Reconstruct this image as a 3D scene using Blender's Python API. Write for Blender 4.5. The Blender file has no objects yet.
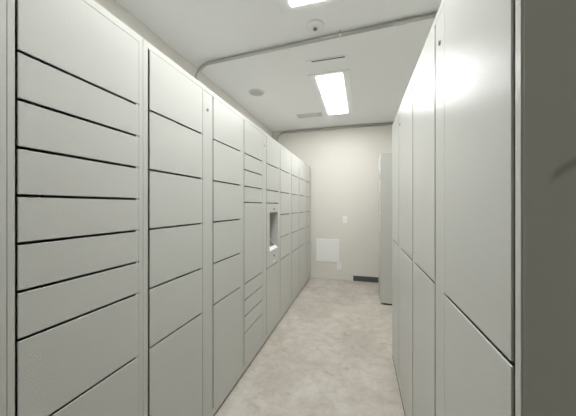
import bpy, bmesh, math
from mathutils import Vector, Matrix

scene = bpy.context.scene
COL = scene.collection

# ------------------------------------------------------------------ dimensions
CAM_H = 1.3057
LX = -0.8656           # face plane of the left lockers
RX = 0.2650            # face plane of the right lockers
WALL_L, WALL_R = -1.61, 1.02
Y_BACK, Y_FRONT = 4.628, -1.9
CEIL = 2.707
DEPTH = 0.60           # locker depth
U, BOT, TOP = 0.127, 0.065, 2.0

# ------------------------------------------------------------------ materials
def new_mat(name):
    m = bpy.data.materials.new(name)
    m.use_nodes = True
    nt = m.node_tree
    b = nt.nodes['Principled BSDF']
    return m, nt, b

def N(nt, t, **kw):
    n = nt.nodes.new(t)
    for k, v in kw.items():
        if k in n.inputs.keys():
            n.inputs[k].default_value = v
        else:
            setattr(n, k, v)
    return n

def srgb(r, g, b):
    f = lambda c: (c/255/12.92) if c/255 <= .04045 else ((c/255+.055)/1.055)**2.4
    return (f(r), f(g), f(b), 1)

def paint(name, col, rough=.4, bump_scale=300., bump=.1, mottling=.02, spec=.5, dist=.0005, rough_var=0):
    m, nt, b = new_mat(name)
    tc = N(nt, 'ShaderNodeTexCoord')
    n1 = N(nt, 'ShaderNodeTexNoise'); n1.inputs['Scale'].default_value = 2.3; n1.inputs['Detail'].default_value = 3
    nt.links.new(tc.outputs['Object'], n1.inputs['Vector'])
    mix = N(nt, 'ShaderNodeMix', data_type='RGBA')
    mix.inputs[6].default_value = tuple(c*(1-mottling) for c in col[:3])+(1,)
    mix.inputs[7].default_value = tuple(min(1, c*(1+mottling)) for c in col[:3])+(1,)
    nt.links.new(n1.outputs['Fac'], mix.inputs[0])
    nt.links.new(mix.outputs[2], b.inputs['Base Color'])
    b.inputs['Roughness'].default_value = rough
    b.inputs['Specular IOR Level'].default_value = spec
    if bump:
        n2 = N(nt, 'ShaderNodeTexNoise'); n2.inputs['Scale'].default_value = bump_scale; n2.inputs['Detail'].default_value = 2
        nt.links.new(tc.outputs['Object'], n2.inputs['Vector'])
        bp = N(nt, 'ShaderNodeBump'); bp.inputs['Strength'].default_value = bump; bp.inputs['Distance'].default_value = dist
        nt.links.new(n2.outputs['Fac'], bp.inputs['Height'])
        nt.links.new(bp.outputs['Normal'], b.inputs['Normal'])
    return m

LOCKER_COL = srgb(206, 207, 201)
M_LOCK = paint('locker_powder_coat', LOCKER_COL, rough=.23, bump_scale=330, bump=.5, mottling=.010, dist=.0010, spec=.07)
M_BODY = M_LOCK
M_WALL = paint('wall_paint', srgb(232, 229, 221), rough=.75, bump_scale=120, bump=.05, mottling=.012, spec=.3)
M_CEIL = paint('ceiling_paint', srgb(247, 248, 248), rough=.85, bump_scale=90, bump=.04, mottling=.008, spec=.2)
M_WHITE = paint('white_enamel', srgb(240, 240, 238), rough=.45, bump=0, mottling=.004)
M_FRAME = paint('light_frame_white', srgb(242, 243, 243), rough=.5, bump=0, mottling=.004)
M_PLATE = paint('white_plastic', srgb(250, 250, 249), rough=.35, bump=0, mottling=.004)
M_BASE = paint('charcoal_rubber', srgb(84, 89, 89), rough=.5, bump_scale=60, bump=.03, mottling=.08)
M_DARK = paint('dark_gap', srgb(28, 28, 26), rough=.7, bump=0, mottling=.05)
M_PLINTH = paint('dark_plinth', srgb(46, 46, 42), rough=.7, bump=0, mottling=.05)
M_GLASS = paint('grey_scanner_glass', srgb(120, 122, 120), rough=.12, bump=0, mottling=.02)
M_GRILLE = paint('grey_speaker_cloth', srgb(196, 196, 193), rough=.7, bump_scale=400, bump=.3, mottling=.05)
M_VENT = paint('grey_grille', srgb(222, 222, 220), rough=.6, bump=0, mottling=.02)

def metal(name, col, rough):
    m = paint(name, col, rough=rough, bump_scale=40, bump=.04, mottling=.12)
    m.node_tree.nodes['Principled BSDF'].inputs['Metallic'].default_value = 1
    return m
M_EMT = metal('galvanised_steel', srgb(186, 187, 184), .36)
M_NOZZLE = paint('grey_nozzle', srgb(112, 110, 104), rough=.5, bump=0)
M_STRAP = paint('zinc_strap', srgb(214, 214, 210), rough=.5, bump=0)
M_CHROME = metal('dull_nickel', srgb(170, 168, 160), .3)

def emissive(name, strength):
    m, nt, b = new_mat(name)
    b.inputs['Base Color'].default_value = (.9, .9, .9, 1)
    b.inputs['Roughness'].default_value = .5
    b.inputs['Emission Color'].default_value = (.985, .992, 1.0, 1)
    b.inputs['Emission Strength'].default_value = strength
    return m
M_LENS = emissive('lit_diffuser', 9.0)

def end_panel_mat():
    """same powder coat with one curved smudge of dirt on it"""
    m, nt, b = new_mat('powder_coat_with_smudge')
    tc = N(nt, 'ShaderNodeTexCoord')
    noise = N(nt, 'ShaderNodeTexNoise'); noise.inputs['Scale'].default_value = 30
    nt.links.new(tc.outputs['Object'], noise.inputs['Vector'])
    mp = N(nt, 'ShaderNodeMapping')
    mp.inputs['Location'].default_value = (-.062, 0, -1.362)
    nt.links.new(tc.outputs['Object'], mp.inputs['Vector'])
    sep = N(nt, 'ShaderNodeSeparateXYZ'); nt.links.new(mp.outputs['Vector'], sep.inputs[0])
    # arc: z = .018 - 6*(x-.03)^2
    def math_(op, a, c):
        n = N(nt, 'ShaderNodeMath', operation=op)
        for i, v in enumerate((a, c)):
            if isinstance(v, (int, float)): n.inputs[i].default_value = v
            else: nt.links.new(v, n.inputs[i])
        return n.outputs[0]
    xx = math_('SUBTRACT', sep.outputs['X'], .03)
    arc = math_('SUBTRACT', .018, math_('MULTIPLY', math_('MULTIPLY', xx, xx), 11.))
    d = math_('ABSOLUTE', math_('SUBTRACT', sep.outputs['Z'], arc), 0)
    d = math_('ADD', d, math_('MULTIPLY', math_('SUBTRACT', noise.outputs['Fac'], .5), .012))
    mr = N(nt, 'ShaderNodeMapRange'); mr.inputs[1].default_value = .002; mr.inputs[2].default_value = .013
    mr.inputs[3].default_value = .45; mr.inputs[4].default_value = 0
    nt.links.new(d, mr.inputs[0])
    wx = N(nt, 'ShaderNodeMapRange'); wx.inputs[1].default_value = -.026; wx.inputs[2].default_value = -.014
    nt.links.new(sep.outputs['X'], wx.inputs[0])
    wx2 = N(nt, 'ShaderNodeMapRange'); wx2.inputs[1].default_value = .10; wx2.inputs[2].default_value = .06
    nt.links.new(sep.outputs['X'], wx2.inputs[0])
    f = math_('MULTIPLY', math_('MULTIPLY', mr.outputs[0], wx.outputs[0]), wx2.outputs[0])
    mix = N(nt, 'ShaderNodeMix', data_type='RGBA')
    mix.inputs[6].default_value = LOCKER_COL
    mix.inputs[7].default_value = srgb(110, 106, 84)
    nt.links.new(f, mix.inputs[0]); nt.links.new(mix.outputs[2], b.inputs['Base Color'])
    b.inputs['Roughness'].default_value = .4
    return m
M_END = end_panel_mat()

def floor_mat():
    m, nt, b = new_mat('sealed_concrete')
    tc = N(nt, 'ShaderNodeTexCoord')
    def noise(scale, detail, rough=.6, dist=0, stretch=None):
        n = N(nt, 'ShaderNodeTexNoise')
        n.inputs['Scale'].default_value = scale; n.inputs['Detail'].default_value = detail
        n.inputs['Roughness'].default_value = rough; n.inputs['Distortion'].default_value = dist
        if stretch:
            mp = N(nt, 'ShaderNodeMapping'); mp.inputs['Scale'].default_value = stretch
            nt.links.new(tc.outputs['Object'], mp.inputs['Vector']); nt.links.new(mp.outputs['Vector'], n.inputs['Vector'])
        else:
            nt.links.new(tc.outputs['Object'], n.inputs['Vector'])
        return n
    def ramp(src, stops):
        r = N(nt, 'ShaderNodeValToRGB')
        cr = r.color_ramp
        while len(cr.elements) < len(stops): cr.elements.new(.5)
        for e, (p, c) in zip(cr.elements, stops): e.position = p; e.color = c
        nt.links.new(src, r.inputs[0]); return r.outputs[0]
    def mixc(a, c, fac, blend='MIX'):
        mx = N(nt, 'ShaderNodeMix', data_type='RGBA', blend_type=blend)
        for i, v in ((6, a), (7, c)):
            if isinstance(v, tuple): mx.inputs[i].default_value = v
            else: nt.links.new(v, mx.inputs[i])
        if isinstance(fac, (int, float)): mx.inputs[0].default_value = fac
        else: nt.links.new(fac, mx.inputs[0])
        return mx.outputs[2]
    big = ramp(noise(2.2, 6, .65, .6).outputs['Fac'], [(.3, srgb(182, 176, 165)), (.52, srgb(199, 193, 182)), (.72, srgb(212, 207, 199))])
    mid = ramp(noise(11, 8, .7, .3).outputs['Fac'], [(.33, (.80, .785, .765, 1)), (.55, (1, 1, 1, 1)), (.75, (1.06, 1.06, 1.06, 1))])
    c = mixc(big, mid, .85, 'MULTIPLY')
    fine = ramp(noise(75, 4, .7).outputs['Fac'], [(.3, (.86, .855, .85, 1)), (.6, (1, 1, 1, 1))])
    c = mixc(c, fine, .55, 'MULTIPLY')
    st = ramp(noise(4.5, 5, .55, 1.4, (1.0, 2.4, 1)).outputs['Fac'], [(.62, (0, 0, 0, 1)), (.72, (1, 1, 1, 1))])
    c = mixc(c, srgb(158, 146, 129), mixc((0, 0, 0, 1), st, .6))
    sp = ramp(noise(26, 3, .5, .5).outputs['Fac'], [(.70, (0, 0, 0, 1)), (.76, (1, 1, 1, 1))])
    c = mixc(c, srgb(138, 127, 112), mixc((0, 0, 0, 1), sp, .45))
    nt.links.new(c, b.inputs['Base Color'])
    b.inputs['Roughness'].default_value = .5
    b.inputs['Specular IOR Level'].default_value = .4
    bp = N(nt, 'ShaderNodeBump'); bp.inputs['Strength'].default_value = .06; bp.inputs['Distance'].default_value = .002
    nt.links.new(noise(40, 5).outputs['Fac'], bp.inputs['Height']); nt.links.new(bp.outputs['Normal'], b.inputs['Normal'])
    return m
M_FLOOR = floor_mat()

# ------------------------------------------------------------------ mesh helpers
def box(bm, x0, x1, y0, y1, z0, z1, bevel=0, seg=2):
    x0, x1 = sorted((x0, x1)); y0, y1 = sorted((y0, y1)); z0, z1 = sorted((z0, z1))
    r = bmesh.ops.create_cube(bm, size=1)
    vs = r['verts']
    for v in vs:
        v.co = Vector(((x0+x1)/2+v.co.x*(x1-x0), (y0+y1)/2+v.co.y*(y1-y0), (z0+z1)/2+v.co.z*(z1-z0)))
    if bevel:
        es = list({e for v in vs for e in v.link_edges})
        bmesh.ops.bevel(bm, geom=es, offset=bevel, segments=seg, affect='EDGES', profile=.5)

def cyl(bm, r, h, center, axis='Z', seg=32, r2=None):
    """cylinder/cone centred at center, along axis"""
    rot = {'Z': Matrix.Identity(3), 'X': Matrix.Rotation(math.pi/2, 3, 'Y'), 'Y': Matrix.Rotation(-math.pi/2, 3, 'X')}[axis]
    bmesh.ops.create_cone(bm, cap_ends=True, segments=seg, radius1=r, radius2=r if r2 is None else r2, depth=h,
                          matrix=Matrix.Translation(center) @ rot.to_4x4())

def lathe(bm, prof, center, seg=40):
    """prof: list of (radius, z) top to bottom, around Z at center"""
    rings = []
    for r, z in prof:
        if r < 1e-6:
            rings.append([bm.verts.new((center[0], center[1], center[2]+z))])
        else:
            rings.append([bm.verts.new((center[0]+r*math.cos(2*math.pi*i/seg), center[1]+r*math.sin(2*math.pi*i/seg), center[2]+z)) for i in range(seg)])
    for a, c in zip(rings, rings[1:]):
        for i in range(seg):
            j = (i+1) % seg
            if len(a) == 1 and len(c) == 1: continue
            if len(a) == 1: bm.faces.new((a[0], c[j], c[i]))
            elif len(c) == 1: bm.faces.new((a[i], a[j], c[0]))
            else: bm.faces.new((a[i], a[j], c[j], c[i]))

def tube(bm, pts, r, seg=14):
    pts = [Vector(p) for p in pts]
    rings = []
    up = Vector((0, 0, 1))
    prev = None
    for i, p in enumerate(pts):
        t = (pts[min(i+1, len(pts)-1)]-pts[max(i-1, 0)]).normalized()
        if prev is None:
            n = t.cross(up)
            if n.length < 1e-3: n = t.cross(Vector((0, 1, 0)))
            n.normalize()
        else:
            n = (prev - t*prev.dot(t)).normalized()
        prev = n; bnorm = t.cross(n)
        rings.append([bm.verts.new(p+r*(math.cos(2*math.pi*k/seg)*n+math.sin(2*math.pi*k/seg)*bnorm)) for k in range(seg)])
    for a, c in zip(rings, rings[1:]):
        for k in range(seg):
            bm.faces.new((a[k], a[(k+1) % seg], c[(k+1) % seg], c[k]))
    bm.faces.new(rings[0]); bm.faces.new(list(reversed(rings[-1])))

def obj(name, bm, mat, parent=None, smooth=False, **props):
    bmesh.ops.recalc_face_normals(bm, faces=bm.faces[:])
    me = bpy.data.meshes.new(name); bm.to_mesh(me); bm.free()
    me.materials.append(mat)
    if smooth:
        for p in me.polygons: p.use_smooth = True
        try: me.set_sharp_from_angle(angle=math.radians(35))
        except Exception: pass
    o = bpy.data.objects.new(name, me); COL.objects.link(o)
    if parent: o.parent = parent
    for k, v in props.items(): o[k] = v
    return o

def thing(name, label, cat, loc, group=None):
    o = bpy.data.objects.new(name, None); COL.objects.link(o)
    o.empty_display_size = .1
    o.location = loc; o['label'] = label; o['category'] = cat
    if group: o['group'] = group
    return o

def struct(name, mat, *boxes):
    bm = bmesh.new()
    for b_ in boxes: box(bm, *b_)
    return obj(name, bm, mat, kind='structure')

# ------------------------------------------------------------------ the room
T_ = .1
struct('floor', M_FLOOR, (WALL_L-T_, WALL_R+T_, Y_FRONT-T_, Y_BACK+T_, -.1, 0))
struct('ceiling', M_CEIL, (WALL_L-T_, WALL_R+T_, Y_FRONT-T_, Y_BACK+T_, CEIL, CEIL+.1))
struct('wall_left', M_WALL, (WALL_L-T_, WALL_L, Y_FRONT-T_, Y_BACK+T_, 0, CEIL))
struct('wall_right', M_WALL, (WALL_R, WALL_R+T_, Y_FRONT-T_, Y_BACK+T_, 0, CEIL))
struct('wall_back', M_WALL, (WALL_L, WALL_R, Y_BACK, Y_BACK+T_, 0, CEIL))
struct('wall_front', M_WALL, (WALL_L, WALL_R, Y_FRONT-T_, Y_FRONT, 0, CEIL))
bm = bmesh.new(); box(bm, -.12, WALL_R-.002, Y_BACK-.010, Y_BACK-.0005, .001, .09, .002)
obj('baseboard_back', bm, M_BASE, kind='structure')

# ------------------------------------------------------------------ lockers
def zr(k): return BOT+U*(15-k)

GAP_F = .0018   # gap at the near edge, at the far edge, between doors
FRAME_D = .028

def door_mesh(X, y0, y1, z0, z1):
    bm = bmesh.new()
    box(bm, X(-.0012), X(.0038), y0, y1, z0, z1, .0011)
    return bm

def cabinet(label, face, s, y0, columns, width, group, plinth_inset=.035, lock=None, end_mat=None, gap_n=.0095, gap_h=.0085, gap_dz=-.0027):
    """face plane x, s=-1 body runs to -X, +1 to +X. columns: list of (door_y0, door_y1, [rows]); lock=(ya,yb,has_keyhole)"""
    root = thing('parcel_locker', label, 'locker', (face, y0, 0), group)
    X = lambda d: s*d
    e = .0008
    w0, w1 = e, width-e
    # body: hollow shell with a face frame; front openings are left for the doors
    bm = bmesh.new()
    z0b = .022
    box(bm, X(FRAME_D), X(DEPTH), w0, w0+.002, z0b, TOP)           # sides
    box(bm, X(FRAME_D), X(DEPTH), w1-.002, w1, z0b, TOP)
    box(bm, X(DEPTH-.002), X(DEPTH), w0+.002, w1-.002, z0b, TOP)  # back
    box(bm, X(FRAME_D), X(DEPTH-.002), w0+.002, w1-.002, TOP-.002, TOP)
    box(bm, X(FRAME_D), X(DEPTH-.002), w0+.002, w1-.002, z0b, z0b+.002)
    # face frame
    zt, zb = zr(0)+.002, zr(15)-.003
    box(bm, X(0), X(FRAME_D), w0, w1, zt, TOP, .0015)
    box(bm, X(0), X(FRAME_D), w0, w1, z0b, zb, .0015)
    edges = sorted([(c[0]-gap_n, c[1]+GAP_F) for c in columns] + ([(lock[0]-.0015, lock[1]+.0015)] if lock else []))
    cur = w0
    for a, c in edges:
        if a-cur > .004: box(bm, X(0), X(FRAME_D), cur, a, zb, zt)
        cur = c
    if w1-cur > .004: box(bm, X(0), X(FRAME_D), cur, w1, zb, zt)
    # small hinge tabs that close the far end of each horizontal gap
    for ya, yb, rows in columns:
        k = 0
        for r in rows[:-1]:
            k += r if not isinstance(r, str) else 5
            box(bm, X(.0006), X(.018), yb-.013, yb-.001, zr(k)+gap_dz-gap_h/2+.0005, zr(k)+gap_dz+gap_h/2-.0005)
    obj('cabinet_body', bm, M_BODY, root)
    if end_mat:
        bm = bmesh.new()
        box(bm, X(.004), X(DEPTH-.002), -.0016, .0004, z0b+.002, TOP-.002)
        obj('end_panel', bm, end_mat, root)
    bm = bmesh.new()
    box(bm, X(plinth_inset), X(DEPTH-.02), w0+.003, w1-.003, .0, z0b)
    obj('plinth', bm, M_PLINTH, root, label='dark recessed plinth')
    for ya, yb, rows in columns:
        k = 0
        for r in rows:
            if r == 'kiosk':
                kiosk_panel(root, X, ya, yb, zr(k+5)+gap_dz+gap_h/2, zr(k)+gap_dz-gap_h/2)
                k += 5; continue
            za, zb_ = zr(k+r), zr(k)
            za += gap_dz+gap_h/2 if k+r < 15 else .001
            zb_ += gap_dz-gap_h/2 if k > 0 else .0
            obj('door', door_mesh(X, ya, yb, za, zb_), M_LOCK, root)
            k += r
    if lock:
        bm = bmesh.new()
        box(bm, X(0), X(.0045), lock[0], lock[1], zr(15)-.0015, zr(0)+.0005, .0012)
        lp = obj('lock_panel', bm, M_LOCK, root)
        if lock[2]:
            yc = .467
            bm = bmesh.new(); cyl(bm, .0085, .004, (X(-.001), yc, 1.869), 'X', 24)
            lk = obj('lock', bm, M_CHROME, lp, True, label='round nickel lock cylinder')
            bm = bmesh.new(); box(bm, X(-.0034), X(-.001), yc-.0038, yc+.0038, 1.8625, 1.8755)
            obj('keyhole', bm, M_DARK, lp)
    return root

def kiosk_panel(root, X, ya, yb, z0, z1):
    yo0, yo1, zo0, zo1 = ya+.083, yb-.022, .852, 1.238
    bm = bmesh.new()
    box(bm, X(-.001), X(.018), ya, yo0, z0, z1)
    box(bm, X(-.001), X(.018), yo1, yb, z0, z1)
    box(bm, X(-.001), X(.018), yo0, yo1, z0, zo0)
    box(bm, X(-.001), X(.018), yo0, yo1, zo1, z1)
    bmesh.ops.remove_doubles(bm, verts=bm.verts[:], dist=1e-5)
    panel = obj('kiosk_panel', bm, M_LOCK, root, label='fixed panel with a tall scanner recess')
    d = .40; ds = .20; t = .002
    bm = bmesh.new()
    box(bm, X(.018), X(d), yo0-t, yo0, zo0-t, zo1+t)
    box(bm, X(.018), X(d), yo1, yo1+t, zo0-t, zo1+t)
    box(bm, X(.018), X(d), yo0, yo1, zo1, zo1+t)
    box(bm, X(.018), X(d), yo0, yo1, zo0-t, zo0)
    box(bm, X(d), X(d+t), yo0-t, yo1+t, zo0-t, zo1+t)
    obj('recess_liner', bm, M_LOCK, panel)
    # sloping scanner shelf: low at the front, high at the back
    def wedge(bm, y0, y1, x0, x1, za, zb, lift, zbase):
        vs = []
        for y in (y0, y1):
            for x, z in ((x0, zbase), (x1, zbase), (x1, zb+lift), (x0, za+lift)):
                vs.append(bm.verts.new((X(x), y, z)))
        for f in ((0, 1, 2, 3), (4, 5, 6, 7), (0, 1, 5, 4), (1, 2, 6, 5), (2, 3, 7, 6), (3, 0, 4, 7)):
            bm.faces.new([vs[i] for i in f])
    bm = bmesh.new()
    wedge(bm, yo0+.001, yo1-.001, .001, ds-.004, zo0+.004, zo0+.180, 0, zo0+.0005)
    sh = obj('scanner_shelf', bm, M_PLATE, panel, label='white sloping scanner shelf')
    slope = .176/(ds-.005)
    bm = bmesh.new()
    xa, xb = .030, .17
    za, zb = zo0+.004+slope*(xa-.001), zo0+.004+slope*(xb-.001)
    wedge(bm, yo0+.11, yo1-.012, xa, xb, za, zb, .0015, zo0+.003)
    obj('scanner_window', bm, M_GLASS, panel, label='grey glass scanner window')
    yc = (yo0+yo1)/2
    bm = bmesh.new(); cyl(bm, .009, .004, (X(-.002), yc, 1.272), 'X', 20)
    obj('camera_lens', bm, M_DARK, panel, label='small dark camera lens')
    bm = bmesh.new(); cyl(bm, .010, .004, (X(-.002), yc, .791), 'X', 20)
    obj('button', bm, M_DARK, panel, label='small dark round button')
    bm = bmesh.new(); box(bm, X(-.0018), X(-.0008), yc-.016, yc+.016, .722, .740)
    obj('sticker', bm, M_PLATE, panel, label='small white sticker')

G = 'grey metal parcel lockers lining the aisle'
D1, D2, LKP = (.0345, .4150), (.529, .899), (.4200, .5215)
FIVE = [2, 2, 2, 2, 2, 5]
def double(rows1, rows2, keyhole, d1=D1):
    return dict(columns=[(*d1, rows1), (*D2, rows2)], width=.93, lock=(LKP[0], LKP[1], keyhole))
Y0 = .437
cabinet('grey locker cut off by the left edge of the photo, only its frame edge showing', LX, -1, Y0-.93, group=G, **double(FIVE, FIVE, False))
cabinet('narrow one-column grey locker with stacked slim doors, large in the left foreground', LX, -1, Y0,
        [(.0215, .404, [2, 1, 1, 1, 1, 1, 1, 2, 5])], .426, G, gap_n=.006)
cabinet('two-column grey locker with equal wide doors and a keyhole, right behind the slim-door column', LX, -1, Y0+.426, group=G, **double(FIVE, FIVE, True))
cabinet('grey locker with a dark scanner recess and a column of small slim doors', LX, -1, Y0+.426+.93, group=G,
        **double([2, 1, 1, 1, 5, 1, 1, 1, 2], [2, 2, 1, 'kiosk', 5], True))
cabinet('two-column grey locker standing just beyond the one with the scanner recess', LX, -1, Y0+.426+1.86, group=G, **double(FIVE, FIVE, False))
cabinet('last grey locker of the left row, its far end against the back wall', LX, -1, Y0+.426+2.79, group=G, **double(FIVE, FIVE, False))
cabinet('tall two-door grey locker in the right foreground with a smudged dark end panel', RX, 1, .533, group=G, plinth_inset=.001, end_mat=M_END, gap_n=.011, gap_h=.0095, gap_dz=0, **double([7.5, 7.5], [7.5, 7.5], True, (.0280, .4145)))
cabinet('second tall-door grey locker on the right, beyond the one with the dark end panel', RX, 1, .533+.93, group=G, plinth_inset=.001, gap_n=.011, gap_h=.0095, gap_dz=0, **double([7.5, 7.5], [7.5, 7.5], True, (.0280, .4145)))
cabinet('narrow grey locker standing apart on the right, nearest the back wall', RX-.008, 1, 3.612,
        [(.0265, .404, FIVE)], .426, G)

# ------------------------------------------------------------------ ceiling lights
def light(y0, y1, label):
    x0, x1 = -.547, -.100
    root = thing('ceiling_light', label, 'light', ((x0+x1)/2, (y0+y1)/2, CEIL), 'rectangular lit ceiling panels')
    hx, hy = (x1-x0)/2, (y1-y0)/2
    lx, ly = .139, hy-.055
    bm = bmesh.new()
    def ring(hx_, hy_, z): return [bm.verts.new((sx*hx_, sy*hy_, z)) for sx, sy in ((-1, -1), (1, -1), (1, 1), (-1, 1))]
    rs = [ring(hx, hy, -.0005), ring(hx, hy, -.005), ring(hx-.004, hy-.004, -.009), ring(lx+.004, ly+.004, -.006), ring(lx, ly, -.004), ring(lx, ly, -.002)]
    for a, c in zip(rs, rs[1:]):
        for i in range(4): bm.faces.new((a[i], a[(i+1) % 4], c[(i+1) % 4], c[i]))
    obj('light_frame', bm, M_FRAME, root)
    bm = bmesh.new(); box(bm, -lx+.001, lx-.001, -ly+.001, ly-.001, -.0105, -.0025, .002)
    obj('light_lens', bm, M_LENS, root, label='glowing white lens')
light(.50, 1.796, 'lit white ceiling light cut off by the top edge of the photo')
light(2.712, 4.012, 'long lit white ceiling light panel toward the back wall, seen whole')

# linear slot diffuser before the far light, small grille left of it
root = thing('air_diffuser', 'flat white ceiling plate with a thin dark slot before the far ceiling light', 'vent', (-.325, 2.565, CEIL))
bm = bmesh.new(); box(bm, -.19, .205, -.125, .115, -.008, -.0005, .002)
obj('diffuser_plate', bm, M_CEIL, root)
bm = bmesh.new(); box(bm, -.13, .185, -.112, -.098, -.0095, -.0081)
obj('slot', bm, M_DARK, root, label='thin dark slot')

root = thing('ceiling_grille', 'faint grey rectangular ceiling grille left of the far end of the lit panel', 'vent', (-.76, 3.93, CEIL))
bm = bmesh.new()
box(bm, -.195, .195, -.085, .085, -.004, -.0005)
for i in range(6): box(bm, -.18, .18, -.072+.025*i, -.060+.025*i, -.009, -.004)
obj('grille_face', bm, M_VENT, root)

# sprinkler, speaker
root = thing('sprinkler_head', 'small white round ceiling fitting with a dark centre nub, between near light and conduit', 'sprinkler', (-.338, 1.985, CEIL))
bm = bmesh.new(); lathe(bm, [(0, -.0005), (.067, -.0005), (.067, -.006), (.060, -.012), (.040, -.017), (0, -.018)], (0, 0, 0))
obj('escutcheon', bm, M_WHITE, root, True)
bm = bmesh.new(); lathe(bm, [(0, -.017), (.008, -.018), (.008, -.026), (.017, -.028), (.017, -.031), (0, -.033)], (0, 0, 0), 20)
obj('nozzle', bm, M_NOZZLE, root, True, label='dark nozzle')

root = thing('ceiling_speaker', 'round grey flush speaker disc in the ceiling above the left lockers', 'speaker', (-1.235, 2.96, CEIL))
bm = bmesh.new(); lathe(bm, [(.080, -.004), (.080, -.0085), (.092, -.0085), (.098, -.0005), (.080, -.0005)], (0, 0, 0))
obj('rim', bm, M_VENT, root, True)
bm = bmesh.new(); lathe(bm, [(0, -.0045), (.0795, -.0045), (.0795, -.0065), (0, -.008)], (0, 0, 0))
obj('speaker_grille', bm, M_GRILLE, root, True)

# ------------------------------------------------------------------ conduits
def arc_pts(c, a, b, r, n=10):
    """quarter arc around c from direction a to direction b"""
    a, b = Vector(a), Vector(b)
    return [Vector(c)+r*(math.cos(t*math.pi/2/n)*a+math.sin(t*math.pi/2/n)*b) for t in range(n+1)]
CR = .0155
zc = CEIL-CR-.006
yL, yR = 2.190, 2.050
root = thing('conduit', 'galvanised pipe crossing the ceiling from side to side before the far light', 'conduit', (0, 2.08, zc), 'grey metal conduits at the ceiling')
off = Vector((0, 2.08, zc))
R = .15
xw = WALL_L+CR+.045
bend = arc_pts((xw+R, yL, zc-R), (0, 0, 1), (-1, 0, 0), R)
pts = [Vector((WALL_R-.003, yR, zc))] + bend + [Vector((xw, yL, 1.2))]
bm = bmesh.new(); tube(bm, [p-off for p in pts], CR)
obj('pipe', bm, M_EMT, root, True)
def on_pipe(x): 
    t = (x-(xw+R))/(WALL_R-(xw+R)); return Vector((x, yL+(yR-yL)*t, zc))
dirv = (Vector((WALL_R, yR, zc))-Vector((xw+R, yL, zc))).normalized()
bm = bmesh.new(); c = on_pipe(.30)-off
tube(bm, [c-dirv*.035, c-dirv*.034, c+dirv*.034, c+dirv*.035], CR+.002)
for sx in (-.018, .018): box(bm, c.x+sx-.004, c.x+sx+.004, c.y-CR-.007, c.y-CR+.002, c.z-.004, c.z+.004)
obj('coupling', bm, M_EMT, root, True, label='thicker pipe coupling with two set screws')
bm = bmesh.new(); c = on_pipe(-.156)-off
tube(bm, [c-dirv*.008, c-dirv*.0079, c+dirv*.0079, c+dirv*.008], CR+.002)
box(bm, c.x-.008, c.x+.008, c.y-CR-.014, c.y+CR+.002, c.z+CR+.001, c.z+CR+.005)
obj('strap', bm, M_STRAP, root, True)

CR2 = .014
z2 = CEIL-.034; yb = Y_BACK-CR2-.006; R = .16; xw = -1.515
root = thing('conduit', 'thin dark grey pipe along the back wall top, bending down behind left lockers', 'conduit', (0, yb, z2), 'grey metal conduits at the ceiling')
off = Vector((0, yb, z2))
pts = [Vector((WALL_R-.003, yb, z2))] + arc_pts((xw+R, yb, z2-R), (0, 0, 1), (-1, 0, 0), R) + [Vector((xw, yb, 1.0))]
bm = bmesh.new(); tube(bm, [p-off for p in pts], CR2)
obj('pipe', bm, M_EMT, root, True)
for x in (-.95, .05):
    bm = bmesh.new()
    tube(bm, [(x-.008, 0, 0), (x-.0079, 0, 0), (x+.0079, 0, 0), (x+.008, 0, 0)], CR2+.002)
    obj('strap', bm, M_EMT, root, True)

# ------------------------------------------------------------------ back wall fittings
root = thing('access_panel', 'square white cover panel low on the back wall', 'access panel', (-.565, Y_BACK, .505))
bm = bmesh.new(); box(bm, -.204, .204, -.010, -.0005, -.204, .204, .003)
obj('panel_frame', bm, M_PLATE, root)
bm = bmesh.new(); box(bm, -.188, .188, -.0125, -.0102, -.188, .188, .001)
obj('panel_door', bm, M_PLATE, root)

root = thing('wall_outlet', 'white wall outlet at the lower right corner of the square white panel', 'outlet', (-.364, Y_BACK, .240))
bm = bmesh.new(); box(bm, -.038, .038, -.006, -.0005, -.0585, .0585, .002)
obj('cover_plate', bm, M_PLATE, root)
for zc_ in (-.021, .021):
    bm = bmesh.new(); box(bm, -.0165, .0165, -.0085, -.006, zc_-.0145, zc_+.0145, .001)
    so = obj('socket', bm, M_PLATE, root)
    bm = bmesh.new()
    for xx in (-.0065, .0065): box(bm, xx-.0011, xx+.0011, -.0088, -.0084, zc_-.003, zc_+.006)
    obj('slot', bm, M_DARK, so)

root = thing('light_switch', 'white light switch at chest height on the back wall', 'light switch', (-.265, Y_BACK, 1.0625))
bm = bmesh.new(); box(bm, -.038, .038, -.006, -.0005, -.0595, .0595, .002)
obj('cover_plate', bm, M_PLATE, root)
bm = bmesh.new(); box(bm, -.0165, .0165, -.0095, -.006, -.0335, .0335, .0015)
obj('rocker', bm, M_PLATE, root)

# ------------------------------------------------------------------ camera, world, view
cam = bpy.data.cameras.new('camera')
cam.sensor_width = 36; cam.sensor_fit = 'HORIZONTAL'
cam.lens = 36*257.45/576
cam.shift_y = -(208-205.77)/576
cam.clip_start = .02
co = bpy.data.objects.new('camera', cam); COL.objects.link(co)
co.location = (0, 0, CAM_H); co.rotation_euler = (math.pi/2, 0, .27409)
scene.camera = co

w = bpy.data.worlds.new('world'); scene.world = w; w.use_nodes = True
w.node_tree.nodes['Background'].inputs[0].default_value = (.8, .8, .8, 1)
w.node_tree.nodes['Background'].inputs[1].default_value = .1
vs = scene.view_settings
vs.view_transform = 'Standard'; vs.look = 'None'; vs.gamma = 1; vs.use_curve_mapping = False
vs.exposure = 1.45
